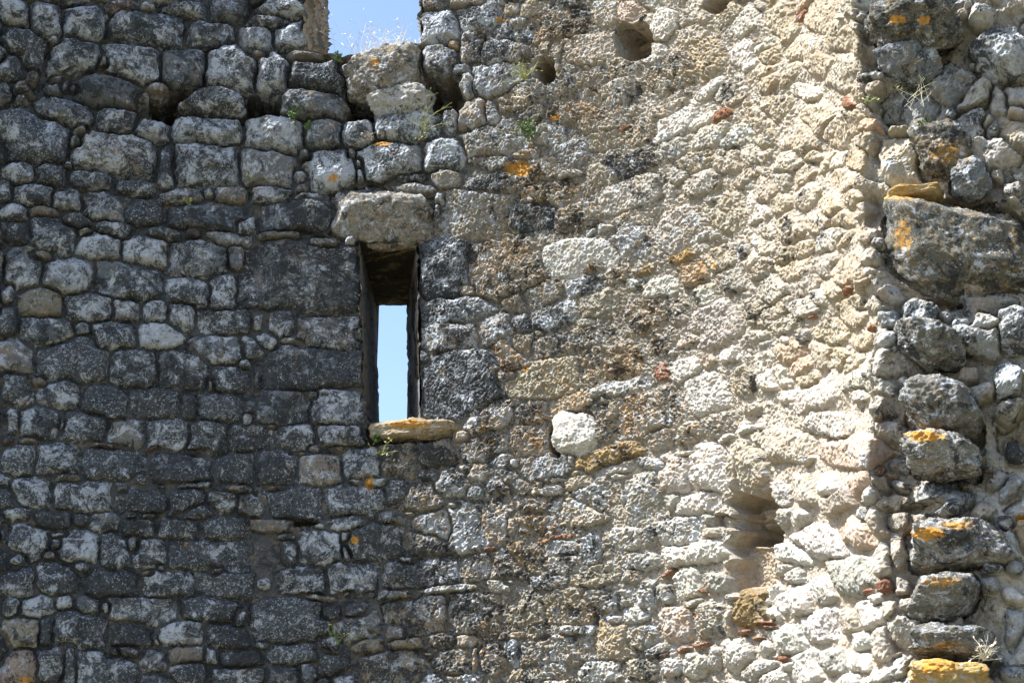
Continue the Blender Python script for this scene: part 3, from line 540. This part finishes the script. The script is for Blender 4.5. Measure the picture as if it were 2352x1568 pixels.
# keep the face orientation towards the viewer
for isb, par in ((False, tower), (True, broken)):
    m = keepf & (fbr == isb)
    cnt = np.bincount(fid[m & vis & (fid >= 0)], minlength=NS)
    order = [i for i in np.argsort(-cnt) if cnt[i] > 60 and not ST[i]['rock']][:(92 if not isb else 40)]
    chosen = np.zeros(NS+1, bool); chosen[order] = True
    big = m & chosen[fid]; big[fid < 0] = False
    srt = np.where(big)[0]; srt = srt[np.argsort(fid[srt], kind='stable')]
    bounds = np.searchsorted(fid[srt], order, 'left'); bounde = np.searchsorted(fid[srt], order, 'right')
    for i, b0, b1 in zip(order, bounds, bounde):
        fm = np.zeros(len(quads), bool); fm[srt[b0:b1]] = True
        nm = {'r': 'brick', 'r2': 'brick'}.get(ST[i]['tone'], 'stone')
        sub(srt[b0:b1], nm, par)
    core = sub(m & ~big, 'rubble_masonry', par); core['kind'] = 'stuff'

# ------------------------------------------------------------------ whole rocks
def ico(sub_):
    bm = bmesh.new(); bmesh.ops.create_icosphere(bm, subdivisions=sub_, radius=1); v = np.array([x.co for x in bm.verts]); f = np.array([[l.index for l in q.verts] for q in bm.faces]); bm.free(); return v, f
ICO = {5: ico(5), 6: ico(6)}
def lichen_at(px, py, base):
    ru = np.full(px.shape, base, np.float32)
    for lx, ly, rx, ry, k in LICHEN:
        q = np.hypot((px-lx)/rx, (py-ly)/ry)+.45*noise(px*.11, py*.11, 0*px, 71)+.3*noise(px*.3, py*.3, 0*px, 72); ru = np.maximum(ru, .93*k*sstep(1.35, .45, q))
    return ru
for k, r_ in enumerate(ROCKS):
    x, y, kk = crop_pt(r_[0], r_[1], r_[2]); cc, M = local_frame(x, y, r_[3]*kk, r_[4]*kk, r_[5])
    depth, outw, name, label = r_[7:11]
    X, Y, nx, ny = surf(np.array([cc[0]]), np.array([cc[1]])); n3 = np.array([nx[0], ny[0], 0.]); t3 = np.array([-ny[0], nx[0], 0.])
    if t3[0] < 0: t3 = -t3
    v, f = ICO[6 if r_[3]*r_[4] > 100000 or r_[0] == (3, 3) else 5]
    pw = 3.0
    rad = (np.abs(v)**pw).sum(axis=1)**(-1/pw); q = v*rad[:, None]
    sd_ = k*7.3
    M = M*(1.0 if cc[0] > S_CORNER-.05 else 1.08)
    over = (.16 if cc[0] > S_CORNER-.05 else .06)
    q = q*(1+.17*noise(q[:, 0]*1.3+sd_, q[:, 1]*1.3, q[:, 2]*1.3, 3)[:, None]+.05*noise(q[:, 0]*3+sd_, q[:, 1]*3, q[:, 2]*3, 4)[:, None])
    r3 = np.random.default_rng(900+k)
    for _ in range(9 if cc[0] > S_CORNER-.05 else 4):
        fn = r3.normal(size=3); fn /= np.linalg.norm(fn); lim_ = r3.uniform(.70, .98)*np.abs(q@fn).max()
        over_ = q@fn-lim_; q = q-fn[None]*np.clip(over_, 0, None)[:, None]*.92
    # seen from below, the stone's face and underside fill its outline: centre it a little inside
    fore = t3[None]*(M[0, 0]*q[:, 0:1]+M[0, 1]*q[:, 1:2])+np.array([0, 0, 1.])[None]*(M[1, 0]*q[:, 0:1]+M[1, 1]*q[:, 1:2])
    ctr = np.array([X[0], Y[0], cc[1]])+n3*(outw-depth*.45)
    ctr[2] += (outw)*.30*0+(outw)*math.tan(R(15))*-0.5
    p_ = ctr[None]+fore*1.0+n3[None]*(q[:, 2:3]*depth*.62+np.clip(q[:, 2:3]+.3, 0, 1)*(-q[:, 1:2])*depth*over)
    dirn = p_-ctr; dirn /= np.linalg.norm(dirn, axis=1)[:, None]
    a0, a1, a2 = p_[:, 0]+sd_*0, p_[:, 1], p_[:, 2]
    rg = TONES[r_[6]][3]
    rid = fbm(a0, a1, a2, 12, 5, 140+k, .6, True)*.008*rg+knobs(a0+a1*.6, a2, a0, a1, a2)*.016*rg+fbm(a0, a1, a2, 6, 3, 170+k, .5)*.034-np.clip(noise(a0*38, a1*38, a2*38, 77)-.28, 0, 1)*.016*rg+noise(a0*88, a1*88, a2*88, 88)*.003+noise(a0*52, a1*52, a2*52, 89)*.004
    p_ = p_+dirn*rid[:, None]
    ppx, ppy = proj(p_[:, 0], p_[:, 1], p_[:, 2])
    tn = TONES[r_[6]]
    tone = np.tile(np.array(tn[0]), (len(p_), 1)); wear = np.zeros((len(p_), 3)); wear[:, 0] = tn[1]; wear[:, 1] = tn[2]
    wear[:, 2] = lichen_at(ppx, ppy, RUST.get(r_[6], .05))
    par = broken if cc[0] > S_CORNER-.05 else tower
    o = mesh_obj(name, p_, f, tone, wear, par); o['label'] = label

# ------------------------------------------------------------------ thickness of the wall: sides of the openings, outside, top
def patch(name, A, B, par, nu_step=.012, ftone='g', amp=.02, seed=0, toneset='gdbk', cell=.16):
    """A, B: two edges (n x 3) of the same length; the masonry between them"""
    A = np.array(A, float); B = np.array(B, float)
    la = np.linalg.norm(np.diff(A, axis=0), axis=1).sum(); lb = np.linalg.norm(B-A, axis=1).mean()
    nu = max(3, int(la/nu_step)); nv = max(3, int(lb/nu_step))
    t = np.linspace(0, len(A)-1, nu); AA = np.stack([np.interp(t, np.arange(len(A)), A[:, k]) for k in range(3)], -1); BB = np.stack([np.interp(t, np.arange(len(B)), B[:, k]) for k in range(3)], -1)
    vv = np.linspace(0, 1, nv)[:, None, None]; G = AA[None]*(1-vv)+BB[None]*vv
    du = np.gradient(G, axis=1); dv = np.gradient(G, axis=0); nn = np.cross(du, dv); nn /= np.linalg.norm(nn, axis=-1, keepdims=True)+1e-9
    gx, gy, gz = G[..., 0], G[..., 1], G[..., 2]
    ns = max(4, int(la*lb/(cell*cell*.8))); r2 = np.random.default_rng(seed+5)
    fi = r2.integers(0, nv, ns), r2.integers(0, nu, ns); sd2 = G[fi]
    wob = .03*np.stack([noise(gx*8, gy*8, gz*8, 1), noise(gx*8, gy*8, gz*8, 2), noise(gx*8, gy*8, gz*8, 3)], -1)
    b1 = np.full(gx.shape, 9.); b2 = np.full(gx.shape, 9.); ii = np.zeros(gx.shape, int)
    for k, s3 in enumerate(sd2):
        d = (G+wob-s3)*np.array([1, 1, 1.7]); d = np.sqrt((d**2).sum(-1)); m = d < b1; b2 = np.where(m, b1, np.minimum(b2, d)); ii[m] = k; b1 = np.where(m, d, b1)
    ed = np.clip((b2-b1)/.05, 0, 1); h = np.sqrt(1-(1-ed)**2)*amp*1.4+fbm(gx, gy, gz, 9, 4, 9, .6, True)*amp*.6
    G2 = G+nn*(h-amp)[..., None]
    id_ = np.arange(nv*nu).reshape(nv, nu); q = np.stack([id_[:-1, :-1], id_[:-1, 1:], id_[1:, 1:], id_[1:, :-1]], -1).reshape(-1, 4)
    tns = [random.choice(toneset) for _ in range(ns)]; tc = np.array([TONES[x][0] for x in tns])[ii]; cr = np.array([TONES[x][1] for x in tns])[ii]
    tc = np.where((ed < .15)[..., None], np.array([.16, .13, .10]), tc)
    we = np.stack([cr*.6, cr*.3, cr*0+.10], -1)
    return mesh_obj(name, G2.reshape(-1, 3), q, tc.reshape(-1, 3), we.reshape(-1, 3), par)
TH = 1.12
def wp(px, py, off=0.):                        # point on the wall behind an image point, off metres outwards (away from us)
    s, z = unproj(px, py); X, Y, nx, ny = surf(np.array([s]), np.array([z])); return np.array([X[0]-nx[0]*off, Y[0]-ny[0]*off, z])
def outer(s, z):
    X, Y, nx, ny = surf(np.array([s]), np.array([z])); return np.array([X[0]-nx[0]*TH, Y[0]-ny[0]*TH, z])
def back(pt, px):                              # matching point on the outer face, seen at image column px
    return pt
ys = np.linspace(500, 985, 12)
lf = [wp(822+(y-545)*.038, y, .015) for y in ys]; rf = [wp(958+(y-530)*.018, y, .015) for y in ys]
def outer_pt(px, z):                           # point on the outer face with height z in image column px (at its own depth)
    lo, hi = -2., 3.
    for _ in range(40):
        m_ = (lo+hi)/2; q = outer(m_, z); x_, y_ = proj(q[0], q[1], q[2])
        if x_ < px: lo = m_
        else: hi = m_
    return outer(m_, z)
ZS = {'top': None}
lb_ = []; rb_ = []
zt = wp(890, 545)[2]; zb = wp(890, 966)[2]
for pf in lf: lb_.append(outer_pt(862+(zt-pf[2])/(zt-zb)*10, pf[2]-.02))
for pf in rf: rb_.append(outer_pt(935+(zt-pf[2])/(zt-zb)*5, pf[2]-.02))
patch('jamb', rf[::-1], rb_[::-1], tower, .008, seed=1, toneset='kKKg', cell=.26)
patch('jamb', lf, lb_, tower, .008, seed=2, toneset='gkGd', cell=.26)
# soffit: from under the lintel back to the head of the slit
hz = wp(890, 545)[2]
hf = [wp(x, 552, -.0)+np.array([0, .02, 0]) for x in np.linspace(812, 968, 6)]
def head_back(px):
    lo, hi = 3., 7.
    for _ in range(40):
        m_ = (lo+hi)/2; q = outer_pt(px, m_); y_ = proj(*q)[1]
        if y_ > 700: lo = m_
        else: hi = m_
    return outer_pt(px, m_)
hb = [head_back(x) for x in np.linspace(852, 946, 6)]
patch('soffit', hf[::-1], hb[::-1], tower, .010, seed=3, toneset='K', cell=.35)  # near-black tone, the lack of light put into the colour
sf = [wp(x, 970, .02) for x in np.linspace(825, 975, 6)]; sb = [outer_pt(x, sf[0][2]-.02) for x in np.linspace(860, 950, 6)]
patch('sill', sf, sb, tower, .02, seed=4, toneset='gb', cell=.25)
# gap in the battlement
zc = wp(740, 152)[2]
zz = np.linspace(zc-.1, ZTOP, 8)
def s_at(px, py): return unproj(px, py)[0]
sL = s_at(700, 60); sR = s_at(962, 60)
def inner(s, z, off): X, Y, nx, ny = surf(np.array([s]), np.array([z])); return np.array([X[0]-nx[0]*off, Y[0]-ny[0]*off, z])
patch('gap_side', [inner(s_at(700, np.clip(proj(*inner(sL, z_, 0))[1], -300, 400)), z_, .02) for z_ in zz], [outer_pt(756+3*math.sin(z_*9), z_) for z_ in zz], tower, .01, seed=5, toneset='bbog', cell=.2, amp=.035)
patch('gap_side', [inner(s_at(962, np.clip(proj(*inner(sR, z_, 0))[1], -300, 400)), z_, .02) for z_ in zz][::-1], [outer(sR, z_) for z_ in zz][::-1], tower, .015, seed=6, toneset='bbog', cell=.2, amp=.035)
ss = np.linspace(sL-.05, sR+.05, 8)
sillz = [inner(s, wp(np.clip(proj(*inner(s, zc, 0))[0], 700, 962), np.interp(proj(*inner(s, zc, 0))[0], [690, 760, 785, 803, 850, 905, 965], [112, 118, 128, 122, 114, 106, 96]))[2]-.01, .02) for s in ss]
patch('gap_floor', sillz, [outer(s, q[2]-.06) for s, q in zip(ss, sillz)], tower, .02, seed=7, toneset='bbw', cell=.25, amp=.03)
# top of the merlons and the outside face
def strip(s0, s1, n): return np.linspace(s0, s1, n)
for s0, s1, par in ((S_MIN+.01, sL, tower), (sR, S_CORNER, tower)):
    q = strip(s0, s1, 30); patch('wall_top', [inner(s, ZTOP, 0) for s in q], [outer(s, ZTOP) for s in q], par, .04, seed=8, toneset='bwg')
sl_s = [np.interp(0, [0], [0])]
so0 = [s for s in (unproj(862, 800)[0], unproj(937, 800)[0])]
def s_of_outer(pt):
    lo, hi = -3., 3.
    for _ in range(40):
        m_ = (lo+hi)/2
        if outer(m_, pt[2])[0] < pt[0]: lo = m_
        else: hi = m_
    return m_
oL = s_of_outer(lb_[5]); oR = s_of_outer(rb_[5]); oh = hb[2][2]; ob = sf[0][2]-.02
for nm, (s0, s1, z0, z1) in {'a': (S_MIN+.01, oL, 0, zc-.08), 'b': (oR, S_CORNER, 0, zc-.08), 'c': (oL, oR, 0, ob), 'd': (oL, oR, oh, zc-.08), 'e': (S_MIN+.01, sL, zc-.08, ZTOP), 'f': (sR, S_CORNER, zc-.08, ZTOP)}.items():
    q = strip(s0, s1, 24); patch('outer_face', [outer(s, z0) for s in q][::-1], [outer(s, z1) for s in q][::-1], tower, .05, seed=11, toneset='bwgd', cell=.3)
q0 = [inner(S_MIN+.01, z_, 0) for z_ in np.linspace(0, ZTOP, 8)]; q1 = [outer(S_MIN+.01, z_) for z_ in np.linspace(0, ZTOP, 8)]
patch('wall_return', q0, q1, tower, .05, seed=12, toneset='bgd', cell=.3)
# broken wall end runs on to the right and back
e0 = PL[-1]; e1 = e0+np.array([.3, 3.5]); 
patch('wall_return', [[e0[0]+SH*(z_-ZC), e0[1], z_] for z_ in (0, 3, 6, ZTOP)][::-1], [[e1[0], e1[1], z_] for z_ in (0, 3, 6, ZTOP)][::-1], broken, .05, seed=13, toneset='bgw', cell=.3)
cq = surf(np.array([S_CORNER]), np.array([ZTOP])); c0 = np.array([cq[0][0], cq[1][0], ZTOP])
patch('wall_top', [c0, [e0[0]+SH*(ZTOP-ZC), e0[1], ZTOP]], [[outer(S_CORNER-.5, ZTOP)[0], outer(S_CORNER-.5, ZTOP)[1], ZTOP], [e1[0], e1[1], ZTOP]], broken, .05, seed=14, toneset='bwg', cell=.3)

# ------------------------------------------------------------------ ground
gm = bpy.data.materials.new('dry_earth'); gm.use_nodes = True; g = gm.node_tree
bsd = g.nodes['Principled BSDF']; bsd.inputs['Roughness'].default_value = .95
nz_ = g.nodes.new('ShaderNodeTexNoise'); nz_.inputs['Scale'].default_value = 3; nz_.inputs['Detail'].default_value = 8
rp = g.nodes.new('ShaderNodeValToRGB'); rp.color_ramp.elements[0].color = (.07, .075, .03, 1); rp.color_ramp.elements[1].color = (.17, .14, .085, 1)
tcn = g.nodes.new('ShaderNodeNewGeometry'); g.links.new(tcn.outputs['Position'], nz_.inputs['Vector']); g.links.new(nz_.outputs[0], rp.inputs[0]); g.links.new(rp.outputs[0], bsd.inputs['Base Color'])
gx = np.concatenate([np.linspace(-1500, -15, 8), np.linspace(-12, 12, 60), np.linspace(15, 1500, 8)]); GX, GY = np.meshgrid(gx, gx+5)
GZ = np.where((np.abs(GX) < 14) & (np.abs(GY-5) < 14), .04*noise(GX*.6, GY*.6, GX*0, 2), 0)
id_ = np.arange(GX.size).reshape(GX.shape); q = np.stack([id_[:-1, :-1], id_[:-1, 1:], id_[1:, 1:], id_[1:, :-1]], -1).reshape(-1, 4)
go = mesh_obj('ground', np.stack([GX, GY, GZ], -1).reshape(-1, 3), q, None, None, None, None, gm, np.zeros(3)); go['kind'] = 'structure'

# ------------------------------------------------------------------ plants
def simple_mat(name, col, col2, trans=.3):
    m = bpy.data.materials.new(name); m.use_nodes = True; t = m.node_tree; b = t.nodes['Principled BSDF']
    n = t.nodes.new('ShaderNodeTexNoise'); n.inputs['Scale'].default_value = 25; gg = t.nodes.new('ShaderNodeNewGeometry'); t.links.new(gg.outputs['Position'], n.inputs['Vector'])
    r = t.nodes.new('ShaderNodeMix'); r.data_type = 'RGBA'; r.inputs[6].default_value = col+(1,); r.inputs[7].default_value = col2+(1,)
    t.links.new(n.outputs[0], r.inputs[0]); t.links.new(r.outputs[2], b.inputs['Base Color']); b.inputs['Roughness'].default_value = .6
    return m
M_DRY = simple_mat('dry_grass', (.62, .55, .38), (.78, .74, .62)); M_GREEN = simple_mat('green_leaf', (.045, .095, .025), (.12, .20, .05)); M_BROWN = simple_mat('brown_stem', (.22, .16, .09), (.34, .25, .14))
M_YEL = simple_mat('yellow_green', (.20, .23, .06), (.34, .34, .12)); M_FLOWER = simple_mat('yellow_flower', (.7, .6, .1), (.8, .7, .2))
class Plant:
    def __init__(s): s.v = []; s.f = []
    rs = 1.
    def tube(s, pts, r0, r1):
        r0 *= s.rs; r1 *= s.rs
        pts = [Vector(p) for p in pts]; base = len(s.v)
        for i, p in enumerate(pts):
            d = (pts[min(i+1, len(pts)-1)]-pts[max(i-1, 0)]).normalized(); a = d.orthogonal().normalized(); b = d.cross(a); r = r0+(r1-r0)*i/(len(pts)-1)
            for k in range(4): s.v.append(p+(a*math.cos(k*math.pi/2)+b*math.sin(k*math.pi/2))*r)
        for i in range(len(pts)-1):
            for k in range(4):
                a = base+i*4+k; b = base+i*4+(k+1) % 4; s.f.append((a, b, b+4, a+4))
    def leaf(s, p, d, l, w_):
        p = Vector(p); d = Vector(d).normalized(); sd_ = d.cross(Vector((random.gauss(0, 1), random.gauss(0, 1), random.gauss(0, 1)))).normalized(); up = d.cross(sd_)
        b = len(s.v); s.v += [p, p+d*l*.5+sd_*w_-up*w_*.3, p+d*l, p+d*l*.5-sd_*w_-up*w_*.3]; s.f.append((b, b+1, b+2, b+3))
    def build(s, name, mat, parent):
        v = np.array([tuple(q) for q in s.v]); return mesh_obj(name, v, np.array(s.f), None, None, parent, None, mat, np.array(parent.location))
def curve(p, d, l, droop=.3, n=6, jit=.12):
    pts = [Vector(p)]; d = Vector(d).normalized()
    for i in range(n):
        d = (d+Vector((random.gauss(0, jit), random.gauss(0, jit), random.gauss(0, jit)-droop/n))).normalized(); pts.append(pts[-1]+d*(l/n))
    return pts
PXM = 1/340.
def plant(px, py, kind, size, label, name='weed', off=.03, cat='plant', spread=1., n=14, mats=None, group=None):
    """size in frame units"""
    base = wp(px, py, -off) if kind != 'gapgrass' else wp(px, py, .06)+np.array([0, 0, .02])
    o = thing(name, label, cat, tuple(base), group); L = size*PXM
    stems = Plant(); lv = Plant(); fl = Plant()
    if kind == 'grass': stems.rs = .38
    if kind == 'gapgrass': stems.rs = .45
    if not group and name == 'weed': o['group'] = 'weeds rooted in the wall joints'
    if kind in ('grass', 'gapgrass'):
        for i in range(n):
            b0 = base+np.array([random.uniform(-1, 1)*L*.35*spread, random.uniform(-.03, .03), 0])
            d = Vector((random.gauss(0, .45)*spread, random.gauss(-.15, .2), 1)); c_ = curve(b0, d, L*random.uniform(.5, 1), .5, 7, .10); stems.tube(c_, .0032, .0014)
            if random.random() < .8:
                for k in range(4): lv.leaf(c_[-1-k//2], (random.gauss(0, 1), random.gauss(0, 1), .6), .018+.012*random.random(), .0022)
            for k in range(2):
                j = random.randint(2, 5); lv.leaf(c_[j], (random.gauss(0, .7), random.gauss(0, .5), .8), L*.12, .0018)
    elif kind == 'branchy':
        for i in range(n):
            d = Vector((random.gauss(0, .55)*spread, -.35+random.gauss(0, .3), random.uniform(.1, 1))); c_ = curve(base, d, L*random.uniform(.6, 1), .2, 7, .14); stems.tube(c_, .0028, .0010)
            for k in range(5):
                j = random.randint(1, 6); d2 = Vector((random.gauss(0, .7), random.gauss(0, .5), random.gauss(.35, .5))); c2 = curve(c_[j], d2, L*.28*random.random()+.02, .1, 4, .12); stems.tube(c2, .0014, .0007)
                if random.random() < .5: lv.leaf(c2[-1], d2, .022, .004)
    elif kind == 'bush':
        for i in range(n):
            d = Vector((random.gauss(0, .7)*spread, -abs(random.gauss(.4, .4)), random.gauss(.3, .6))); c_ = curve(base, d, L*random.uniform(.4, 1)*.6, .1, 5, .2); stems.tube(c_, .002, .001)
            for k in range(16):
                j = random.randint(1, 5); q = Vector(c_[j])+Vector((random.gauss(0, 1), random.gauss(0, 1), random.gauss(0, 1)))*L*.06
                lv.leaf(q, (random.gauss(0, 1), random.gauss(-.4, 1), random.gauss(.3, 1)), random.uniform(.012, .028), random.uniform(.004, .009))
    elif kind == 'herb':
        for i in range(n):
            d = Vector((random.gauss(0, .5)*spread, -.5, random.uniform(.2, 1))); c_ = curve(base, d, L*random.uniform(.4, 1), .1, 5, .15); stems.tube(c_, .002, .001)
            for k in range(6):
                j = random.randint(1, 5); lv.leaf(c_[j], (random.gauss(0, 1), random.gauss(-.3, .7), random.gauss(.2, .7)), random.uniform(.02, .05)*min(1, L*4), .005)
            if i % 2 == 0:
                for k in range(3): fl.leaf(c_[-1], (random.gauss(0, 1), random.gauss(-.3, 1), random.gauss(.3, 1)), .012, .004)
    ms = mats or (M_BROWN, M_GREEN)
    if stems.v: stems.build('stem', ms[0], o)
    if lv.v: lv.build('leaf', ms[1], o)['kind'] = 'stuff'
    if fl.v: fl.build('flower', M_FLOWER, o)['kind'] = 'stuff'
plant(885, 112, 'gapgrass', 100, 'pale dry grass standing against the sky in the gap of the battlement', 'dry_grass', spread=2.2, n=46, mats=(M_DRY, M_DRY))
plant(795, 150, 'gapgrass', 120, 'thin brown dried stalk leaning across the sky in the gap', 'dry_stalk', n=5, mats=(M_BROWN, M_BROWN))
plant(860, 140, 'gapgrass', 175, 'tall bleached grass stalks in the middle of the gap', 'dry_grass', spread=1.1, n=16, mats=(M_DRY, M_DRY))
plant(775, 138, 'bush', 30, 'small dark green weed at the left corner of the gap', n=8)
plant(982, 318, 'branchy', 120, 'tall green branching weed growing from the hollow left of the smooth wall', n=7, mats=(M_YEL, M_GREEN), off=.10)
plant(1212, 190, 'branchy', 62, 'spiky yellowish dry weed in the hollow near the white slabs', n=16, mats=(M_YEL, M_YEL), off=.05)
plant(1207, 232, 'branchy', 40, 'thin dry weed hanging below the spiky yellowish one', n=5, mats=(M_DRY, M_YEL), off=.04)
plant(1216, 308, 'bush', 62, 'small leafy green bush rooted in the wall above orange lichen', n=26)
plant(672, 272, 'bush', 44, 'small green weed between two pale stones below the battlement', n=9)
plant(708, 292, 'bush', 18, 'tiny green sprout beside a smooth grey block', n=5)
plant(455, 98, 'herb', 15, 'tiny yellow green sprout high on the shaded wall', n=5, mats=(M_YEL, M_YEL))
plant(573, 420, 'herb', 24, 'bright green sprout on the face of a white lichened stone', n=6, mats=(M_YEL, M_GREEN), off=.05)
plant(436, 478, 'herb', 26, 'pale weed with narrow leaves in the shaded wall', n=5, mats=(M_YEL, M_YEL), off=.05)
plant(878, 1050, 'herb', 60, 'slender weed growing up in front of the orange sill', n=4, mats=(M_YEL, M_YEL), off=.05)
plant(866, 1010, 'bush', 26, 'dark green moss tuft under the sill stone', n=8, off=.0)
plant(775, 1480, 'herb', 60, 'faint flowering weed low on the wall between dark stones', n=7, mats=(M_YEL, M_GREEN), off=.04)
plant(965, 330, 'herb', 34, 'small leafy sprig at the foot of the tall green weed', n=6, off=.05)
plant(848, 325, 'branchy', 26, 'little reddish dried weed above the orange lichened stone', n=5, mats=(M_BROWN, M_DRY), off=.05)
plant(2115, 262, 'grass', 75, 'fine dry grass between the grey stones of the broken wall end', 'dry_grass', n=9, mats=(M_DRY, M_YEL), off=.12)
plant(2262, 1525, 'branchy', 44, 'dry brown tuft beside the dark flat stone low on the broken end', 'dry_grass', n=12, mats=(M_DRY, M_DRY), off=.14)
plant(2125, 308, 'bush', 20, 'tiny grey green plant on the white lichened stone', n=6, off=.12)
plant(2000, 245, 'branchy', 20, 'small yellow flowering weed beside a red chip near the corner', n=4, mats=(M_YEL, M_YEL), off=.05)
